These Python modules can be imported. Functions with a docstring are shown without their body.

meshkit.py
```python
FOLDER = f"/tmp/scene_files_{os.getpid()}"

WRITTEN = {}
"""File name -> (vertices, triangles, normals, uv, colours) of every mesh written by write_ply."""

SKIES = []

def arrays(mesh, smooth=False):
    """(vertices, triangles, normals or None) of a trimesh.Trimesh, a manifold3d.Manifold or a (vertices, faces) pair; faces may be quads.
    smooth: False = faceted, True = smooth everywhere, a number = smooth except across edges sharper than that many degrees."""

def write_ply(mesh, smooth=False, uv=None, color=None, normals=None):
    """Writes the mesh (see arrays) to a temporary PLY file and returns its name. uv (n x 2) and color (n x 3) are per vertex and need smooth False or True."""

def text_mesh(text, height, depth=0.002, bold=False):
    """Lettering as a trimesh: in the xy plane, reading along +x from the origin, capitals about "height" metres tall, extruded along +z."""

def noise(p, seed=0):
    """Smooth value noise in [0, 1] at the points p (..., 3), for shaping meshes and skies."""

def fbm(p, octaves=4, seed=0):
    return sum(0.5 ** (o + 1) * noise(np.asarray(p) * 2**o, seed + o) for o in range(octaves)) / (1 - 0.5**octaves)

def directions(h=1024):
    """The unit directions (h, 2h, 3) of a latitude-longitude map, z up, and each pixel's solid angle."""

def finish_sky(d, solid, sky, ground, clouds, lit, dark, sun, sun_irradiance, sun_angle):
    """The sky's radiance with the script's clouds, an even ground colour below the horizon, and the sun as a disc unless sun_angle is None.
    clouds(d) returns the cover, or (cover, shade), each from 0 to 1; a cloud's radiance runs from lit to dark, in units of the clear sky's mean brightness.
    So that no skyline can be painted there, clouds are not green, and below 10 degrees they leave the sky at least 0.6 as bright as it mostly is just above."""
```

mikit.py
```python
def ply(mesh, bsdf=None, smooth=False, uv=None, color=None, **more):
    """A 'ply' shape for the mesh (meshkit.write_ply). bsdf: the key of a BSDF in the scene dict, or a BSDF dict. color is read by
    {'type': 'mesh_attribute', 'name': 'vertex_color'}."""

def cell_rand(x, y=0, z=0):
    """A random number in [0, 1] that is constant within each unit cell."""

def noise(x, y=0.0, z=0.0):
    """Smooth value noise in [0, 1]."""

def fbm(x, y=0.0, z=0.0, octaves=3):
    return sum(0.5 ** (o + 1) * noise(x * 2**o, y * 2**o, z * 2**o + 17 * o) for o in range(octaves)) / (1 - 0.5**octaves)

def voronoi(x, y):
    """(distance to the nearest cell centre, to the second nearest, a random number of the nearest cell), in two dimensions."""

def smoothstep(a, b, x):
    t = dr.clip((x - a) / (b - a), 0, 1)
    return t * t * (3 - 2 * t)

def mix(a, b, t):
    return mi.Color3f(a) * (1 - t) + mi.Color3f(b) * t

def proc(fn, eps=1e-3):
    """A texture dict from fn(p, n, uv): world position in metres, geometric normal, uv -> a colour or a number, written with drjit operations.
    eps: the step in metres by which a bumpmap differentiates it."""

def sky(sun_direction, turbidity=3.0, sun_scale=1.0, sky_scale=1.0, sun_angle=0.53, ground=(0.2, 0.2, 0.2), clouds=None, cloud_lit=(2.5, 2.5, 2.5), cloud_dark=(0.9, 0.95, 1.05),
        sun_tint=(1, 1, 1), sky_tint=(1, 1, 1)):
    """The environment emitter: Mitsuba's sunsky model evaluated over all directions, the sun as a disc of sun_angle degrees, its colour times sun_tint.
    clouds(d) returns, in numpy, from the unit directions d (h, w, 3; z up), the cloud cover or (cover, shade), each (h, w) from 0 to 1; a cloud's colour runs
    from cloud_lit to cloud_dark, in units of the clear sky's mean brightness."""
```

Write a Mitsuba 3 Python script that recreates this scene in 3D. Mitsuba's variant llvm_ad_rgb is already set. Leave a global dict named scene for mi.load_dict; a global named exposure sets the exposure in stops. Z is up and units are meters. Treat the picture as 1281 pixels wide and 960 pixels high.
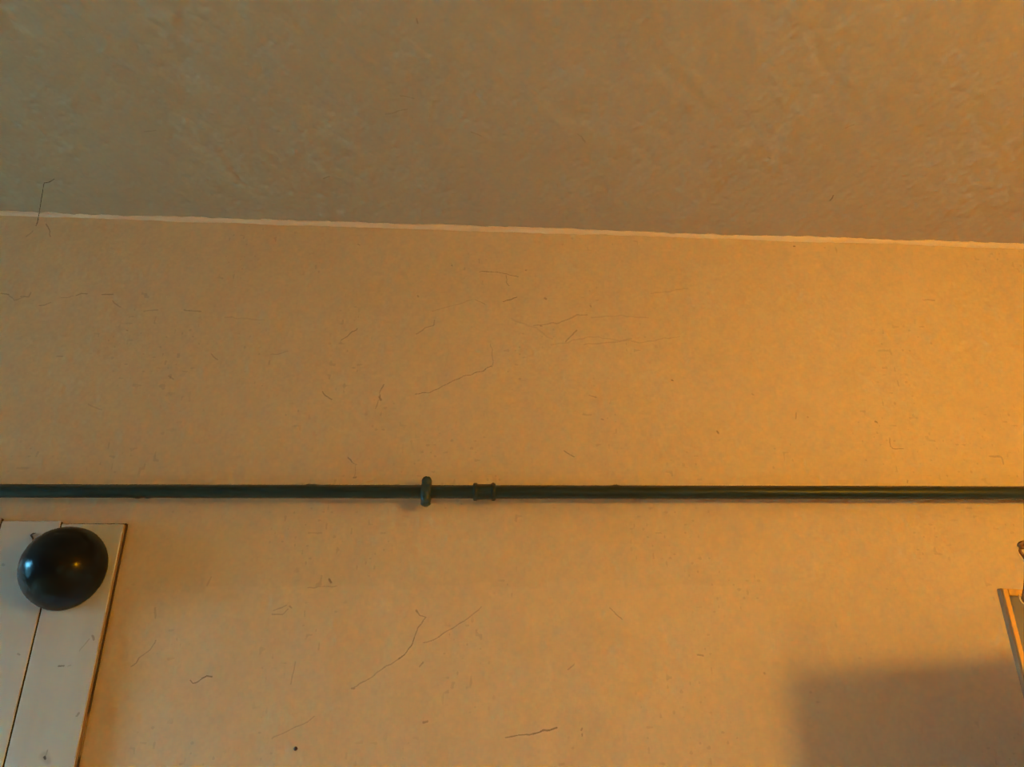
import math, random
import numpy as np, trimesh, manifold3d as m3
import drjit as dr, mitsuba as mi, mikit, meshkit
from mikit import noise, fbm, smoothstep, mix

# ------------------------------------------------------------------ camera, sky, lamp levels, exposure
scene, labels = {}, {}
T = mi.ScalarTransform4f
exposure = -0.05
FOCAL, PITCH = 962.0, math.radians(23.8)                 # focal length in pixels of a 1281 px wide frame, tilt upwards
CAM = np.array([0.0, -1.5, 1.5])
FWD = np.array([0, math.cos(PITCH), math.sin(PITCH)])
UP = np.array([0, -math.sin(PITCH), math.cos(PITCH)])
scene['camera'] = {'type': 'perspective', 'fov': math.degrees(2 * math.atan(640.5 / FOCAL)), 'fov_axis': 'x', 'near_clip': 0.02, 'far_clip': 200.0,
                   'to_world': T().look_at(origin=CAM.tolist(), target=(CAM + FWD).tolist(), up=[0, 0, 1])}
SKY_LEVEL = 245.0
scene['sky'] = mikit.sky((0.6, -0.5, 0.6), turbidity=5.0, sun_scale=0.0, sky_scale=SKY_LEVEL, ground=(0.07, 0.07, 0.06),
                         clouds=lambda d: meshkit.fbm(d * 2.2, 4, 5) * 0.5 + 0.5, cloud_lit=(0.47, 1.76, 2.73), cloud_dark=(0.34, 1.29, 2.1), sky_tint=(0.26, 1.33, 2.2))
LAMP_AT, LAMP_R = np.array([1.219, -1.45, 1.923]), 0.09
LAMP_RGB = [120.0, 53.0, 0.3]


def at(px, py, out=0.0):
    """The point of the place seen at a pixel, 'out' metres in front of the back wall."""
    r = FWD + np.array([1.0, 0, 0]) * (px - 640.5) / FOCAL + UP * (480 - py) / FOCAL
    return CAM + r * ((-out - CAM[1]) / r[1])


# ------------------------------------------------------------------ mesh helpers
def box(x0, x1, y0, y1, z0, z1, c=0.0):
    """A box with its edges chamfered by c."""
    lo, hi = np.array([x0, y0, z0], float), np.array([x1, y1, z1], float)
    if c <= 0:
        b = trimesh.creation.box(extents=hi - lo)
        b.apply_translation((lo + hi) / 2)
        return b
    pts = []
    for sx in (0, 1):
        for sy in (0, 1):
            for sz in (0, 1):
                p = np.array([hi[0] if sx else lo[0], hi[1] if sy else lo[1], hi[2] if sz else lo[2]])
                for k in range(3):
                    q = p.copy()
                    for j in range(3):
                        if j != k:
                            q[j] += -c if (sx, sy, sz)[j] else c
                    pts.append(q)
    return trimesh.convex.convex_hull(np.array(pts))


def tube(path, r, n=10, closed=False):
    """A round tube along a list of points; r may be one radius or one for each point."""
    p = np.asarray(path, float)
    r = np.broadcast_to(np.asarray(r, float), len(p))
    t = np.gradient(p, axis=0)
    if closed:
        t = np.roll(p, -1, 0) - np.roll(p, 1, 0)
    t /= np.linalg.norm(t, axis=1, keepdims=True)
    a = np.cross(t[0], [0.3, 0.5, 0.8]); a /= np.linalg.norm(a)
    rings = []
    for i in range(len(p)):
        a = a - t[i] * (a @ t[i]); a /= np.linalg.norm(a)
        b = np.cross(t[i], a)
        th = np.arange(n) * 2 * math.pi / n
        rings.append(p[i] + r[i] * (np.cos(th)[:, None] * a + np.sin(th)[:, None] * b))
    v, f, m = np.vstack(rings), [], len(p)
    for i in range(m if closed else m - 1):
        j = (i + 1) % m
        for k in range(n):
            l = (k + 1) % n
            f += [[i * n + k, i * n + l, j * n + l], [i * n + k, j * n + l, j * n + k]]
    if not closed:
        v = np.vstack([v, p[:1], p[-1:]])
        for k in range(n):
            l = (k + 1) % n
            f += [[m * n, l, k], [m * n + 1, (m - 1) * n + k, (m - 1) * n + l]]
    return trimesh.Trimesh(v, np.array(f), process=False)


def lathe(profile, n=64):
    """Revolve (radius, height) pairs round +z."""
    return trimesh.creation.revolve(np.array(profile, float), sections=n)


def placed(m, M):
    m = m.copy(); m.apply_transform(M); return m


def move(x, y, z):
    return trimesh.transformations.translation_matrix([x, y, z])


OUT = trimesh.transformations.rotation_matrix(math.pi / 2, [1, 0, 0])       # local +z points out of the wall (world -y)
ALONG = trimesh.transformations.rotation_matrix(math.pi / 2, [0, 1, 0])     # local +z points along world +x


def put(key, mesh, bsdf, smooth=False, **more):
    scene[key] = mikit.ply(mesh, bsdf, smooth, **more)
    return key


def tag(key, label, category=None, group=None, kind=None):
    labels[key] = {k: v for k, v in dict(label=label, category=category, group=group, kind=kind).items() if v}


# ------------------------------------------------------------------ marks on the plaster: hairline cracks and scratches as (darkness, width in mm, points in metres)
WALL_MARKS, CEIL_MARKS = [], []
for dark, wid, pts in (
    (.45, 1.5, [(600, 339), (617, 340), (634, 342), (648, 346)]), (.45, 1.5, [(633, 343), (634, 352), (637, 356)]), (.6, 1.8, [(629, 377), (646, 370)]),
    (.55, 1.6, [(427, 425), (435, 418), (446, 410)]), (.3, 1.6, [(594, 374), (607, 380)]), (.18, 1.8, [(540, 388), (568, 381), (590, 375)]),
    (.35, 2., [(521, 417), (532, 409), (543, 406), (543, 400)]), (.55, 1.4, [(520, 492), (537, 491), (555, 482), (580, 470), (603, 464), (614, 458)]),
    (.3, 1.5, [(614, 430), (617, 450), (615, 459)]), (.55, 1.8, [(480, 480), (475, 491), (475, 498)]), (.6, 4., [(474, 496), (476, 499)]), (.35, 1.6, [(473, 500), (470, 511)]),
    (.5, 2., [(403, 489), (407, 494), (415, 499)]), (.5, 2.5, [(565, 331), (566, 332)]), (.4, 3., [(522, 369), (523, 370)]), (.5, 2.5, [(448, 304), (449, 305)]),
    (.4, 2.5, [(658, 337), (659, 337)]), (.5, 3., [(682, 372), (684, 373)]), (.3, 2.5, [(668, 407), (690, 404), (700, 403), (715, 397), (722, 393), (735, 393)]),
    (.4, 2.2, [(708, 426), (718, 416), (722, 412)]), (.5, 3., [(676, 407), (678, 407)]), (.4, 2.6, [(739, 382), (740, 383)]), (.7, 2.4, [(841, 475), (842, 475)]),
    (.7, 3.4, [(898, 540), (899, 541)]), (.4, 2.6, [(942, 492), (943, 493)]), (.35, 2.6, [(753, 524), (755, 525)]), (.5, 2., [(705, 563), (710, 566), (718, 571)]),
    (.35, 2., [(737, 494), (746, 497)]), (.15, 2.4, [(740, 396), (775, 394), (812, 397)]), (.15, 2.2, [(815, 366), (838, 364), (860, 360)]), (.2, 2.4, [(730, 430), (760, 428), (790, 424)]),
    (.16, 2.4, [(690, 432), (740, 420), (800, 428), (850, 420)]), (.12, 3., [(640, 398), (670, 410), (690, 424)]),
    (.45, 2.4, [(0, 366), (10, 367)]), (.25, 2.4, [(10, 367), (17, 375), (28, 371)]), (.4, 2., [(25, 370), (34, 370), (37, 365)]), (.35, 2.2, [(48, 381), (55, 380), (62, 377)]),
    (.25, 2., [(75, 371), (90, 370)]), (.45, 2., [(94, 369), (101, 366), (108, 367)]), (.5, 2.4, [(127, 368), (140, 368)]), (.3, 2.6, [(141, 376), (150, 383)]),
    (.25, 2.6, [(180, 389), (197, 387)]), (.35, 2.4, [(230, 387), (250, 389)]), (.15, 2.6, [(280, 396), (330, 400)]), (.45, 2.2, [(70, 445), (78, 445)]), (.4, 2.4, [(158, 412), (159, 412)]),
    (.4, 1.7, [(441, 862), (465, 846), (500, 824)]), (.65, 2., [(498, 825), (512, 812), (518, 798)]), (.5, 1.7, [(518, 798), (523, 785), (532, 773), (524, 770), (521, 765)]),
    (.6, 3.6, [(520, 764), (521, 765)]), (.5, 3., [(440, 862), (443, 862)]), (.45, 1.5, [(530, 805), (550, 795), (575, 781), (602, 760)]), (.75, 3.4, [(411, 724), (414, 728)]),
    (.3, 1.6, [(340, 925), (370, 910), (392, 897)]), (.6, 1.8, [(632, 922), (655, 920), (670, 917)]), (.75, 2.2, [(668, 918), (685, 914), (697, 911)]), (.5, 2.6, [(729, 911), (728, 913)]),
    (.5, 2.6, [(728, 919), (728, 921)]), (.5, 3., [(530, 903), (534, 902)]), (.4, 2.4, [(529, 829), (525, 834)]), (.35, 1.7, [(342, 764), (350, 761), (358, 757)]), (.4, 2.4, [(362, 759), (364, 761)]),
    (.35, 2., [(340, 769), (352, 768), (360, 763)]), (.4, 2., [(710, 837), (718, 831)]), (.45, 2., [(763, 760), (770, 767), (778, 774)]), (.4, 2.2, [(873, 819), (880, 820)]), (.4, 3., [(957, 842), (958, 843)]),
    (.6, 1.8, [(236, 851), (240, 855), (248, 853), (254, 848)]), (.75, 2.3, [(252, 849), (258, 845), (265, 846)]), (.45, 2., [(162, 834), (168, 829), (173, 824)]), (.35, 1.7, [(172, 825), (186, 813), (194, 802)]),
    (.25, 2.6, [(193, 760), (193, 773)]), (.2, 2.8, [(263, 723), (259, 732)]), (.3, 1.8, [(363, 857), (368, 829)]), (.3, 1.8, [(385, 736), (395, 734), (420, 733)]),
    (.35, 1.8, [(263, 443), (271, 449)]), (.25, 1.8, [(338, 443), (360, 439)]), (.6, 2.6, [(435, 572), (440, 577)]), (.5, 1.8, [(440, 577), (446, 581)]), (.25, 1.6, [(444, 582), (444, 596)]),
    (.5, 3., [(443, 596), (446, 597)]), (.65, 3., [(1096, 527), (1098, 528)]), (.4, 1.8, [(1114, 548), (1114, 558), (1118, 560), (1131, 561)]), (.4, 3.2, [(1240, 570), (1248, 571), (1254, 573)]),
    (.4, 3., [(1254, 573), (1256, 580)]), (.5, 2.2, [(1136, 600), (1136, 603)]), (.4, 2.6, [(997, 516), (997, 523)]), (.7, 3.2, [(994, 307), (995, 307)]), (.3, 2.4, [(1155, 374), (1170, 375)]),
    (.35, 2.6, [(1010, 521), (1011, 522)]), (.3, 3., [(210, 470), (216, 474)]), (.2, 3., [(110, 505), (126, 512)]), (.5, 2., [(57, 279), (63, 295)]), (.3, 2.2, [(32, 295), (40, 288)]),
):
    P = [at(*q) for q in pts]
    WALL_MARKS.append((dark, wid / 1000, [(p[0], p[2]) for p in P]))
CEIL_Z0, CEIL_SLOPE = 2.5557, -0.0385            # the ceiling sags a little to the right, as the old house has settled


def ceil_z(x):
    return CEIL_Z0 + CEIL_SLOPE * x


def on_ceiling(px, py):
    r = FWD + np.array([1.0, 0, 0]) * (px - 640.5) / FOCAL + UP * (480 - py) / FOCAL
    t = (ceil_z(CAM[0]) - CAM[2]) / (r[2] - CEIL_SLOPE * r[0])
    return CAM + r * t


for dark, wid, pts in (
    (.7, 2.4, [(1043, 246), (1041, 250), (1038, 252)]), (.5, 2., [(405, 225), (413, 223)]), (.4, 2., [(723, 168), (728, 173), (731, 179)]), (.4, 2., [(1057, 161), (1068, 158)]),
    (.35, 1.8, [(483, 145), (497, 141), (508, 139)]), (.3, 1.8, [(500, 122), (518, 125)]), (.5, 2., [(521, 25), (522, 30)]), (.25, 2., [(180, 165), (196, 164)]), (.3, 2.4, [(961, 198), (963, 200)]),
    (.25, 2., [(590, 167), (602, 172)]), (.3, 1.8, [(960, 325), (960, 326)]),
):
    P = [on_ceiling(*q) for q in pts]
    CEIL_MARKS.append((dark, wid / 1000, [(p[0], p[1]) for p in P]))


def marks(x, z, table):
    """How much the hairline marks darken the paint, 0 to 1."""
    x, z = x + (noise(x * 90, z * 90) - 0.5) * 0.004, z + (noise(x * 90 + 31, z * 90) - 0.5) * 0.004
    out = mi.Float(0)
    for dark, wid, pts in table:
        for (ax, az), (bx, bz) in zip(pts[:-1], pts[1:]):
            dx, dz = bx - ax, bz - az
            t = dr.clip(((x - ax) * dx + (z - az) * dz) / (dx * dx + dz * dz + 1e-12), 0, 1)
            d = dr.sqrt(dr.square(x - ax - t * dx) + dr.square(z - az - t * dz))
            out = dr.maximum(out, dark * (1 - smoothstep(0.25 * wid, 0.95 * wid, d)))
    return out


# ------------------------------------------------------------------ materials
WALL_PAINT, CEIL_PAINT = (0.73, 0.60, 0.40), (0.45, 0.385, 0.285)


def wall_colour(p, n, uv):
    x, z = p.x, p.z
    big = fbm(x * 2.3 + 4, z * 2.3, 0.0, 3)
    fine = fbm(x * 170, z * 170, 3.0, 2) + 0.3 * noise(x * 60, z * 60, 2.0)
    c = mi.Color3f(*WALL_PAINT) * (0.91 + 0.09 * big + 0.09 * fine)
    # the lower coat of paint is a little paler; its upper edge is a ragged brushed line
    step = dr.floor(x * 9 + noise(x * 4.0, 5.0) * 2)
    line = 1.742 + 0.020 * x + (mikit.cell_rand(step, 3) - 0.5) * 0.020 + (noise(x * 30, 9.0) - 0.5) * 0.008
    lower = smoothstep(0.003, -0.003, z - line) * smoothstep(-0.80, -0.62, x) * smoothstep(0.62, 0.40, x)
    c = c * (1 + lower * 0.045 * mi.Color3f(1.0, 1.1, 1.45))
    # a bulge highlight painted in as a pale streak, and a paler patch below
    s1 = dr.exp(-dr.square((x - 0.068) / 0.006) - dr.square((z - 1.592) / 0.020)) + 0.7 * dr.exp(-dr.square((x - 0.062) / 0.022) - dr.square((z - 1.47) / 0.05))
    c = c * (1 + 0.07 * s1)
    dirt = smoothstep(0.62, 0.80, fbm(x * 7, z * 11, 1.0, 3))
    c = c * (1 - 0.025 * dirt)
    speck = smoothstep(0.84, 0.93, noise(x * 120, z * 120, 7.0)) * smoothstep(0.55, 0.75, noise(x * 11, z * 11, 2.0))
    c = c * (1 - 0.13 * speck)
    k = marks(x, z, WALL_MARKS)
    return c * (1 - k * mi.Color3f(0.66, 0.74, 0.80))


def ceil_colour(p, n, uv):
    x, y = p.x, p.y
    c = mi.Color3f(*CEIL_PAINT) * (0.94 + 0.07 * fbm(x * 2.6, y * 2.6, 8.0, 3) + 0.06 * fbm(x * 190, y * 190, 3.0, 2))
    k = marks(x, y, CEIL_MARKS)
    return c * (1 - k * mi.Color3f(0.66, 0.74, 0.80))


def matt(colour, relief=None, scale=0.0004, rough=0.75, spec=0.3, eps=0.0008):
    b = {'type': 'principled', 'base_color': colour, 'roughness': rough, 'specular': spec}
    if relief is not None:
        b = {'type': 'bumpmap', 'arbitrary': mikit.proc(relief, eps), 'scale': scale, 'bsdf': b}
    return {'type': 'twosided', 'bsdf': b}


def rgb(*c):
    return {'type': 'rgb', 'value': list(c)}


scene['m_wall'] = matt(mikit.proc(wall_colour))
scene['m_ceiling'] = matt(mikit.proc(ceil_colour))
scene['m_room'] = matt(rgb(0.15, 0.11, 0.08))
scene['m_cream'] = matt(rgb(0.86, 0.62, 0.28))
scene['m_bead'] = matt(rgb(0.86, 0.76, 0.63), rough=0.5)
scene['m_floor'] = matt(mikit.proc(lambda p, n, uv: mix((0.42, 0.24, 0.10), (0.50, 0.29, 0.12), fbm(p.x * 3, p.y * 25, 0.0, 3))), rough=0.45)


def plank_colour(p, n, uv):
    x, z = p.x, p.z
    c = mi.Color3f(0.67, 0.72, 0.74) * (0.92 + 0.08 * fbm(x * 50, z * 3, 1.0, 3) + 0.05 * noise(x * 9, z * 9))
    worn = smoothstep(0.42, 0.56, fbm(x * 120, z * 28, 2.0, 2)) * smoothstep(0.9, 0.5, dr.abs(n.y))       # bare wood shows where the edges are worn
    c = mix(c, (0.26, 0.13, 0.045), worn * 0.85)
    c = mix(c, (0.09, 0.055, 0.03), smoothstep(0.9, 0.97, dr.abs(n.x)) * 1.0)  # shade of the gaps put into the colour of the plank sides
    c = mix(c, (0.30, 0.18, 0.07), smoothstep(0.9, 0.97, n.x) * smoothstep(-0.785, -0.775, x))    # the outer right edge is bare wood
    k = mi.Float(0)
    for dark, wid, pts in PLANK_MARKS:
        k = dr.maximum(k, marks(x, z, [(dark, wid, pts)]))
    return c * (1 - k)


PLANK_FRONT = 0.017
PLANK_MARKS = [(d, w / 1000, [(at(*q, PLANK_FRONT)[0], at(*q, PLANK_FRONT)[2]) for q in pts]) for d, w, pts in (
    (.55, 2.6, [(74, 833), (80, 833)]), (.25, 2., [(85, 834), (88, 833)]), (.85, 4.2, [(57, 947), (57.5, 949)]), (.35, 2.4, [(59, 938), (58, 946)]), (.2, 12., [(56, 945), (59, 952)]),
    (.3, 4., [(3, 706), (4, 707)]), (.3, 2.6, [(22, 819), (24, 820)]), (.4, 3., [(116, 796), (117, 800)]), (.2, 2., [(100, 815), (112, 801)]), (.35, 3., [(98, 893), (96, 896)]))]
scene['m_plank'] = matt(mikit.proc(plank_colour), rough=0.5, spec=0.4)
scene['m_backing'] = matt(mikit.proc(lambda p, n, uv: mix((0.055, 0.03, 0.015), (0.24, 0.15, 0.06), smoothstep(0.50, 0.66, noise(p.x * 30, p.z * 26, 3.0)))), rough=0.6)


def pipe_colour(p, n, uv):
    c = mix((0.012, 0.022, 0.020), (0.024, 0.038, 0.033), fbm(p.x * 30, p.z * 90, p.y * 90, 3))
    dust = smoothstep(0.25, 0.85, n.z) * (0.55 + 0.45 * noise(p.x * 60, p.y * 60))     # settled dust lies on the upper side
    return mix(c, (0.10, 0.058, 0.032), dust * 0.75)


scene['m_pipe'] = matt(mikit.proc(pipe_colour), lambda p, n, uv: fbm(p.x * 120, p.y * 200, p.z * 200, 3), 0.0006, rough=0.36, spec=0.30)
scene['m_clip'] = matt(mikit.proc(lambda p, n, uv: mix((0.014, 0.026, 0.022), (0.030, 0.05, 0.044), noise(p.x * 150, p.y * 150, p.z * 150))), rough=0.28, spec=0.5)
scene['m_dome'] = {'type': 'twosided', 'bsdf': {'type': 'principled', 'base_color': mikit.proc(lambda p, n, uv: mix((0.005, 0.005, 0.006), (0.011, 0.009, 0.008), fbm(p.x * 40, p.z * 60, p.y * 40, 3))),
                                            'roughness': mikit.proc(lambda p, n, uv: 0.13 + 0.16 * fbm(p.x * 26, p.z * 26, p.y * 26, 3)), 'specular': 0.17}}
scene['m_dark_metal'] = matt(rgb(0.05, 0.045, 0.04), rough=0.35, spec=0.6)
scene['m_rust'] = matt(rgb(0.06, 0.03, 0.018), rough=0.6)
scene['m_hair'] = matt(rgb(0.09, 0.055, 0.03), rough=0.7)
scene['m_gilt'] = {'type': 'twosided', 'bsdf': {'type': 'principled', 'base_color': mikit.proc(lambda p, n, uv: mix((0.78, 0.50, 0.16), (0.58, 0.33, 0.09), fbm(p.x * 60, p.z * 22, p.y * 60, 3))),
                                            'roughness': 0.42, 'specular': 0.5, 'metallic': 0.25}}
scene['m_frame_side'] = matt(mikit.proc(lambda p, n, uv: mix((0.44, 0.28, 0.17), (0.29, 0.18, 0.10), fbm(p.x * 60, p.z * 16, p.y * 90, 3))), rough=0.6)
scene['m_picture'] = matt(mikit.proc(lambda p, n, uv: mix((0.19, 0.19, 0.27), (0.13, 0.12, 0.17), fbm(p.x * 14, p.z * 11, 2.0, 3))), rough=0.35, spec=0.4)
scene['m_cord'] = matt(mikit.proc(lambda p, n, uv: mix((0.10, 0.045, 0.02), (0.24, 0.12, 0.05), noise(p.x * 300, p.y * 300, p.z * 300))), rough=0.8)
scene['m_cord_highlight'] = matt(rgb(0.75, 0.62, 0.42), rough=0.7)  # pale colour standing in for the highlight on the cord
scene['m_lamp_metal'] = matt(rgb(0.25, 0.2, 0.12), rough=0.4)

# ------------------------------------------------------------------ the room
X0, X1, Y0, Y1 = -3.7, 1.50, -3.3, 0.0


def sheet(us, vs, fn):
    """A surface over the grid lines us x vs; fn(U, V) returns its points."""
    pts = fn(*np.meshgrid(us, vs)).reshape(-1, 3)
    i = np.arange(len(pts)).reshape(len(vs), len(us))
    q = np.stack([i[:-1, :-1], i[:-1, 1:], i[1:, 1:], i[1:, :-1]], -1).reshape(-1, 4)
    return trimesh.Trimesh(pts, np.vstack([q[:, [0, 1, 2]], q[:, [0, 2, 3]]]), process=False)


def lines(lo, a, b, hi, fine, coarse):
    """Grid lines from lo to hi, close together between a and b."""
    k = lambda p, q, s: np.linspace(p, q, max(2, int(round((q - p) / s)) + 1)) if q > p else np.array([p])
    return np.concatenate([k(lo, a, coarse)[:-1], k(a, b, fine), k(b, hi, coarse)[1:]])


def plaster(a, b, seed, pits=0.0):
    """Height of hand-laid, many times painted plaster, in metres."""
    P = lambda f, g: np.stack([a * f, b * g, a * 0 + seed], -1)
    h = (meshkit.noise(P(62, 55), 1) - .5) * 0.0018 + (meshkit.noise(P(125, 120), 2) - .5) * 0.0014 + (meshkit.noise(P(24, 20), 3) - .5) * 0.0018 + (meshkit.noise(P(5, 5), 4) - .5) * 0.0020
    chip = np.clip((meshkit.noise(P(80, 80), 5) - .72) / .2, 0, 1) * np.clip((meshkit.noise(P(7, 9), 6) - .45) / .25, 0, 1)
    return h - pits * chip


def struct(key, mesh, bsdf, smooth=False, label=None, **more):
    put(key, mesh, bsdf, smooth, **more)
    labels[key] = {'label': label or key.replace('_', ' '), 'kind': 'structure'}


def wall_points(x, v):
    z = v * (ceil_z(x) + 0.03)
    return np.stack([x, 0.0038 - plaster(x, z, 3.0, 0.0005), z], -1)


def ceil_points(x, y):
    return np.stack([x, y, ceil_z(x) - plaster(x, y, 7.0, 0.0003) * 1.2 + 0.0030], -1)


w = sheet(lines(X0, -1.24, 1.24, X1, .0027, .25), lines(0, 1.40 / 2.59, 1, 1, .0027 / 2.59, .1), wall_points)
struct('wall_back', w, 'm_wall', True, 'cream plaster back wall with hairline cracks above and below the dark pipe')
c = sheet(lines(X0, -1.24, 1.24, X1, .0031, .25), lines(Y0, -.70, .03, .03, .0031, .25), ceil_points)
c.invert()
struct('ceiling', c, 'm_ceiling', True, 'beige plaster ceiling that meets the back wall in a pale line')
struct('floor', box(X0 - .1, X1 + .1, Y0 - .1, .1, -.05, 0), 'm_floor', label='brown boarded floor')
struct('wall_right', box(X1, X1 + .1, Y0, .03, 0, ceil_z(X1) + .03), 'm_cream', label='plain right wall')
struct('wall_front', trimesh.convex.convex_hull(np.array([[x, y, z] for x in (X0 - .2, X1 + .1) for y in (Y0 - .1, Y0) for z in (0, ceil_z(x) + .03)])), 'm_cream', label='plain wall behind the camera')
struct('added_door_1', box(-3.6, -0.2, Y0 + .001, Y0 + .04, 0, 2.35, .004), 'm_room', label='added dark door behind the camera that soaks up bounce light')  # unseen, added to cut the bounce light on the left
WY0, WY1, WZ0, WZ1 = -1.5, -0.5, 0.70, 2.10             # the window in the left wall, the room's daylight
zl = ceil_z(X0) + .04
struct('wall_left', trimesh.util.concatenate([box(X0 - .2, X0, Y0, .03, 0, WZ0), box(X0 - .2, X0, Y0, .03, WZ1, zl), box(X0 - .2, X0, Y0, WY0, WZ0, WZ1), box(X0 - .2, X0, WY1, .03, WZ0, WZ1)]),
       'm_room', label='left wall with a window')
struct('window_1', trimesh.util.concatenate([box(X0 - .12, X0 - .07, WY0, WY1, WZ0, WZ0 + .05), box(X0 - .12, X0 - .07, WY0, WY1, WZ1 - .05, WZ1), box(X0 - .12, X0 - .07, WY0, WY0 + .05, WZ0 + .05, WZ1 - .05),
       box(X0 - .12, X0 - .07, WY1 - .05, WY1, WZ0 + .05, WZ1 - .05)]), 'm_plank', label='white window frame in the left wall')

# the paint bead along the line where wall and ceiling meet
xs = np.linspace(X0, X1, 200)
rng = np.random.default_rng(3)
prof = []
for i, x in enumerate(xs):
    zz, s = ceil_z(x), 0.0058 * (0.6 + 0.7 * meshkit.noise(np.array([x * 9.0, 0, 0]), 2))
    a = np.linspace(0, math.pi / 2, 6)
    prof.append(np.stack([np.full(6, x), 0.005 - (0.75 * s + 0.005) * np.cos(a), zz + 0.005 - (s + 0.005) * np.sin(a)], 1))
prof = np.array(prof)
i = np.arange(200 * 6).reshape(200, 6)
q = np.stack([i[:-1, :-1], i[:-1, 1:], i[1:, 1:], i[1:, :-1]], -1).reshape(-1, 4)
struct('trim_1', trimesh.Trimesh(prof.reshape(-1, 3), np.vstack([q[:, [0, 1, 2]], q[:, [0, 2, 3]]]), process=False), 'm_bead', True, 'pale paint bead along the joint of wall and ceiling')

# ------------------------------------------------------------------ the pipe along the wall
PIPE_R = 0.0132
py = lambda x: -0.029 + 0.005 * x                       # it stands a little farther off the wall at its left
pz = lambda x: 1.9155 - 0.0008 * x                       # nearly level


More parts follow.
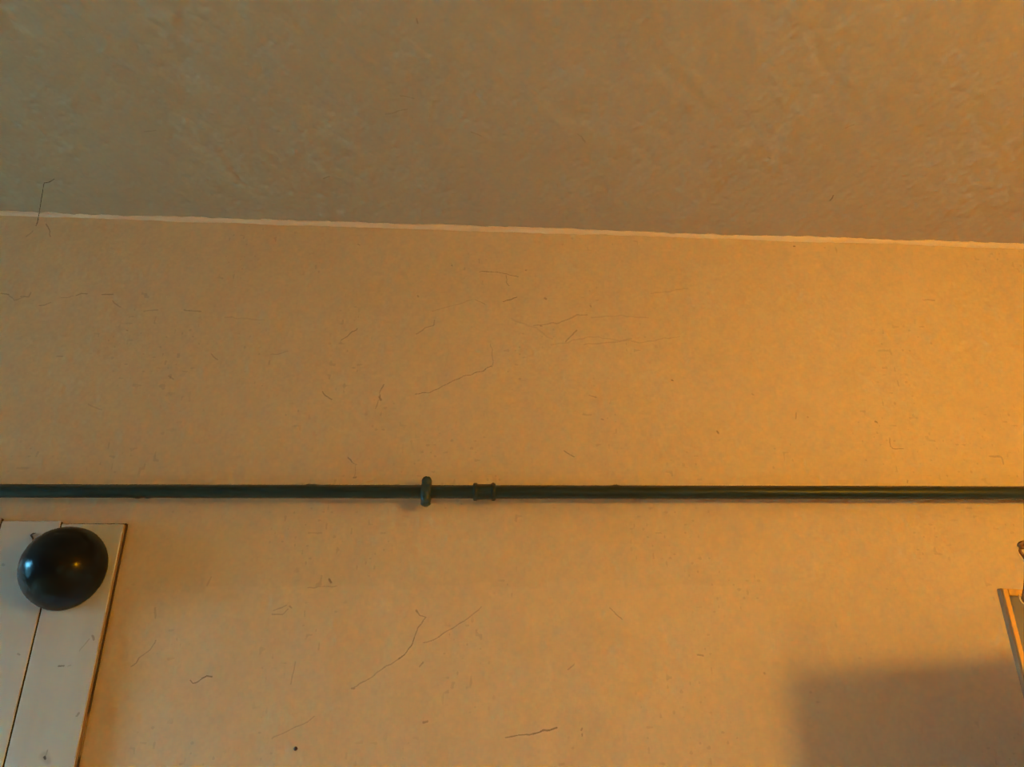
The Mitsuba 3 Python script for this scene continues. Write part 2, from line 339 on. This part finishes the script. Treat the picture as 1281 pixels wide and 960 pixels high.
def pipe_mesh():
    n, xs = 28, np.concatenate([np.linspace(X0, -1.3, 20)[:-1], np.linspace(-1.3, 1.3, 900), np.linspace(1.3, X1, 20)[1:]])
    th = np.arange(n) * 2 * math.pi / n
    X, A = np.meshgrid(xs, th, indexing='ij')
    P = np.stack([X, np.cos(A), np.sin(A)], -1)
    bump = (meshkit.fbm(P * [22, 1.3, 1.3] + 40, 3, 4) - 0.5) * 0.0010
    crumbs = np.clip(meshkit.noise(P * [75, 1.6, 1.6] + 9, 8) - 0.70, 0, 1) * np.clip(meshkit.noise(np.stack([X * 5, X * 0, X * 0], -1), 5) - 0.35, 0, 1) * np.clip(np.sin(A), 0, 1) * 0.022
    r = PIPE_R + bump + crumbs
    for px, up, h in ((-0.058, -1, 0.0016), (-0.735, -1, 0.0022), (-0.715, -1, 0.0014), (0.205, 1, 0.0018), (-0.39, 1, 0.0015)):   # drips and crumbs of old paint
        r = r + h * np.exp(-((X - px) / 0.006) ** 2) * np.clip(np.sin(A) * up, 0, 1) ** 2
    v = np.stack([X, py(X) + r * np.cos(A), pz(X) + r * np.sin(A)], -1).reshape(-1, 3)
    i = np.arange(len(xs) * n).reshape(len(xs), n)
    j = np.roll(i, -1, 1)
    q = np.stack([i[:-1], j[:-1], j[1:], i[1:]], -1).reshape(-1, 4)
    return trimesh.Trimesh(v, np.vstack([q[:, [0, 1, 2]], q[:, [0, 2, 3]]]), process=False)


put('pipe__tube', pipe_mesh(), 'm_pipe', True)
tag('pipe', 'long dark green painted pipe running level along the cream wall', 'pipe')
cx = at(606, 616, .027)[0]
sleeve = lathe([(0.0125, -.0205), (0.0148, -.0205), (0.0152, -.0195), (0.0152, .0195), (0.0148, .0205), (0.0125, .0205)], 32)
put('pipe__coupling', placed(sleeve, move(cx, py(cx), pz(cx)) @ ALONG), 'm_pipe', 35)
for k, dx in enumerate((-0.0175, 0.0175)):
    ring = lathe([(0.0145, -.0045), (0.0165, -.004), (0.0178, -.002), (0.0178, .002), (0.0165, .004), (0.0145, .0045)], 32)
    put('pipe__coupling__ring' + ('' if k == 0 else '_001'), placed(ring, move(cx + dx, py(cx), pz(cx)) @ ALONG), 'm_pipe', 35)

# the clip that holds the pipe to the wall: a band round it with a domed lug above, a nut and bolt below, and a stem into the wall
kx = at(533, 616, .035)[0]
kz = pz(kx)
PIPE_Y = py(kx)
band = lathe([(0.0133, -.0095), (0.0158, -.0095), (0.0172, -.0080), (0.0176, -.004), (0.0176, .004), (0.0172, .0080), (0.0158, .0095), (0.0133, .0095)], 32)
put('pipe_clip__band', placed(band, move(kx, PIPE_Y, kz) @ ALONG), 'm_clip', 35)
lug = m3.Manifold.batch_hull([m3.Manifold.sphere(0.0088, 24).translate([kx + sx * .001, PIPE_Y + sy * .004, kz + dz]) for sx in (-1, 1) for sy in (-1, 1) for dz in (0.008, 0.0212)])
put('pipe_clip__lug', lug, 'm_clip', 45)
low = m3.Manifold.batch_hull([m3.Manifold.sphere(0.0088, 24).translate([kx + sx * .0008, PIPE_Y - .004 + sy * .005, kz + dz]) for sx in (-1, 1) for sy in (-1, 1) for dz in (-0.006, -0.0170)])
put('pipe_clip__lug_001', low, 'm_clip', 45)
nut = m3.Manifold.batch_hull([m3.Manifold.cylinder(0.0005, 0.0096, 0.0096, 6).translate([kx, PIPE_Y - .004, kz + dz]) for dz in (-0.0275, -0.0215)] + [m3.Manifold.cylinder(0.0004, 0.0045, 0.0045, 16).translate([kx, PIPE_Y - .004, kz - 0.0305])])
put('pipe_clip__nut', nut, 'm_clip')
put('pipe_clip__stem', tube([(kx, PIPE_Y + .010, kz), (kx, -.0005, kz)], .006, 16), 'm_clip', 35)
tag('pipe_clip', 'dark metal clip with a round lug clasping the pipe to the wall', 'pipe clip')

# ------------------------------------------------------------------ white planks at the left with the black dome
F = PLANK_FRONT
xr = at(155, 655, F)[0]
gaps = [at(77, 652, F)[0], at(2, 650, F)[0]]
top = lambda x: at(77, 652.5, F)[2]
BACK = 0.006
planks = [(gaps[0] + .0014, xr), (gaps[1] + .0014, gaps[0] - .0012), (gaps[1] - .123, gaps[1] - .0012)]
put('plank_panel__backing_board', box(planks[2][0] + .001, xr + .0012, -BACK, -.0004, 0.0, top(0) - .0015, .001), 'm_backing')
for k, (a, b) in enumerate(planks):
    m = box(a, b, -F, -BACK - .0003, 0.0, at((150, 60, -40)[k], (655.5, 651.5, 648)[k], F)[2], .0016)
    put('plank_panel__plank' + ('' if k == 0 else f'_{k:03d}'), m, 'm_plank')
tag('plank_panel', 'white painted panel of upright planks standing against the wall at the left', 'panel')

DX, DZ, DR, DH = -0.8473, 1.7680, 0.0784, 0.0850
a = np.linspace(0, math.pi / 2, 40)
prof = [(0.0, 0.0), (DR - .004, 0.0), (DR - .0012, 0.0006)] + [(DR * math.cos(t), 0.002 + (DH - .002) * math.sin(t)) for t in a[1:-1]] + [(0.0, DH)]
put('black_dome', placed(lathe(prof, 128), move(DX, -F - .0002, DZ) @ OUT), 'm_dome', 50)
tag('black_dome', 'large glossy black dome fixed on the white planks', 'dome')
p0 = at(40, 671, F)
put('wire_stub', tube([p0 + [0.004, 0.0002, -.006], p0 + [0.002, -.002, -.002], p0 + [-.0005, -.003, .001], p0 + [.003, -.004, .004], p0 + [.008, -.003, .0055]], [.0016, .0018, .002, .0014, .0006], 8), 'm_rust', True)
tag('wire_stub', 'short dark stub of wire on the planks at the rim of the dome', 'wire')

# ------------------------------------------------------------------ nail and cobweb strands on the wall
p = at(370, 937, .003)
put('wall_nail', placed(lathe([(0, .0034), (.0018, .0032), (.0030, .0022), (.0034, .0006), (.0030, -.0006), (.0020, -.0010), (.0018, -.0035), (0, -.0036)], 24), move(p[0], -.0032, p[2]) @ OUT), 'm_rust', 35)
tag('wall_nail', 'small dark nail head in the wall below the pipe', 'nail')
def hung(px, py, gap):
    r = on_ceiling(px, py)
    return at(px, py, max(-r[1], 0.0) + gap)


pts = np.array([hung(68, 224, .004), hung(62, 228, .008), hung(55, 229, .012), hung(53, 242, .014), hung(50.5, 258, .012), at(49, 267, .016), at(47.5, 276, .008), at(45, 283, .0015)])
s = np.linspace(0, len(pts) - 1, 40)
pts = np.stack([np.interp(s, np.arange(len(pts)), pts[:, k]) for k in range(3)], 1)
put('cobweb_strand', tube(pts, 0.0006, 6), 'm_hair', True)
tag('cobweb_strand', 'dark dusty cobweb strand hanging across the ceiling joint at the left', 'cobweb')

# ------------------------------------------------------------------ framed picture at the right edge, held off the wall by an arm, turned a little to the right
FH = 0.38
O = at(1245.5, 737.0, FH)                                 # its upper left corner at the back
YAW = math.radians(20)
U, V, W = np.array([math.cos(YAW), math.sin(YAW), 0]), np.array([0, 0, 1.0]), np.array([math.sin(YAW), -math.cos(YAW), 0])
FM = np.eye(4)
FM[:3, 0], FM[:3, 1], FM[:3, 2], FM[:3, 3] = U, V, W, O   # local x along the frame, y up, z out of its front
FW, FHT, FT, RAIL = 0.46, 0.62, 0.0085, 0.0105


def frame_part(key, m, b, smooth=False):
    put('picture_frame__' + key, placed(m, FM), b, smooth)


def bar(x0, x1, y0, y1):
    return box(x0, x1, y0, y1, 0.0, FT, .0016)


def face(x0, x1, y0, y1):
    return box(x0, x1, y0, y1, FT + .0002, FT + .0022, .0008)


for k, (x0, x1, y0, y1) in enumerate(((0, RAIL, -FHT, 0), (FW - RAIL, FW, -FHT, 0), (RAIL, FW - RAIL, -RAIL, 0), (RAIL, FW - RAIL, -FHT, -FHT + RAIL))):
    s = '' if k == 0 else f'_{k:03d}'
    frame_part('bar' + s, bar(x0, x1, y0, y1), 'm_frame_side')
    frame_part('bar' + s + '__gilt_face', face(x0 + .0008, x1 - .0004, y0 + .0004, y1 - .0004), 'm_gilt')
frame_part('picture', box(RAIL - .002, FW - RAIL + .002, -FHT + RAIL - .002, -RAIL + .002, .003, .007), 'm_picture')
arm = np.array([.30, -.2, 0.0])
aw = (FM @ [*arm, 1])[:3]
put('picture_frame__wall_arm', trimesh.util.concatenate([tube([aw + W * -.0002, [aw[0], -.008, aw[2]]], .008, 14), box(aw[0] - .03, aw[0] + .03, -.008, -.0005, aw[2] - .05, aw[2] + .05, .002)]), 'm_dark_metal', 35)
tag('picture_frame', 'gilt-faced frame with a grey picture jutting from the wall at the right edge', 'picture frame')

# the brown knotted cord at the top of the frame, its highlights added as thin pale tubes
def spline(pts, n=60):
    from scipy.interpolate import CubicSpline
    pts = np.array(pts, float)
    return CubicSpline(np.arange(len(pts)), pts)(np.linspace(0, len(pts) - 1, n))


def cq(px, py, d=0.0):
    return at(px, py, FH + .012 + d)


put('knotted_cord__stem', tube(spline([cq(1275, 688, .002), cq(1279, 694, .003), cq(1282.5, 701), cq(1283.5, 715), cq(1282.5, 733, .004), cq(1281, 742, .006), cq(1280.5, 749, .006), cq(1286, 757, .006)], 60), .0022, 10), 'm_cord', True)
put('knotted_cord__bow', tube(spline([cq(1286, 682, .004), cq(1280, 679, .007), cq(1275.5, 682, .006), cq(1277, 685, .003), cq(1281, 683.5, .002), cq(1287, 685)], 50), np.linspace(.0028, .0034, 50), 10), 'm_cord', True)
put('knotted_cord__highlight', tube(spline([cq(1275, 684, .004), cq(1273, 687, .005), cq(1274, 693, .005), cq(1278, 699, .006), cq(1284, 703, .006)], 40), .0011, 8), 'm_cord_highlight', True)
put('knotted_cord__highlight_001', tube(spline([cq(1275, 744, .004), cq(1276, 749, .005), cq(1279, 754, .005), cq(1285, 757, .005)], 30), .0010, 8), 'm_cord_highlight', True)
tag('knotted_cord', 'brown knotted cord hanging over the top of the gilt frame', 'cord')

# ------------------------------------------------------------------ the lamp: a glowing globe hanging from the ceiling to the right of the view
cz = ceil_z(LAMP_AT[0])
globe = trimesh.creation.icosphere(4, LAMP_R)
globe.apply_translation(LAMP_AT)
put('pendant_lamp__globe', globe, 'm_lamp_metal', True)
scene['pendant_lamp__globe']['emitter'] = {'type': 'area', 'radiance': rgb(*LAMP_RGB)}
put('pendant_lamp__holder', placed(lathe([(0, 0), (.03, 0), (.028, .02), (.018, .045), (.006, .055), (0, .055)], 32), move(LAMP_AT[0], LAMP_AT[1], LAMP_AT[2] + LAMP_R - .006)), 'm_lamp_metal', 35)
put('pendant_lamp__flex', tube([(LAMP_AT[0], LAMP_AT[1], LAMP_AT[2] + LAMP_R + .045), (LAMP_AT[0], LAMP_AT[1], cz - .025)], .003, 10), 'm_dark_metal', True)
put('pendant_lamp__ceiling_rose', placed(lathe([(0, -.03), (.012, -.03), (.04, -.012), (.045, 0), (0, 0)], 32), move(LAMP_AT[0], LAMP_AT[1], cz - .002)), 'm_lamp_metal', 35)
tag('pendant_lamp', 'glowing globe lamp hanging from the ceiling beyond the gilt frame', 'lamp')
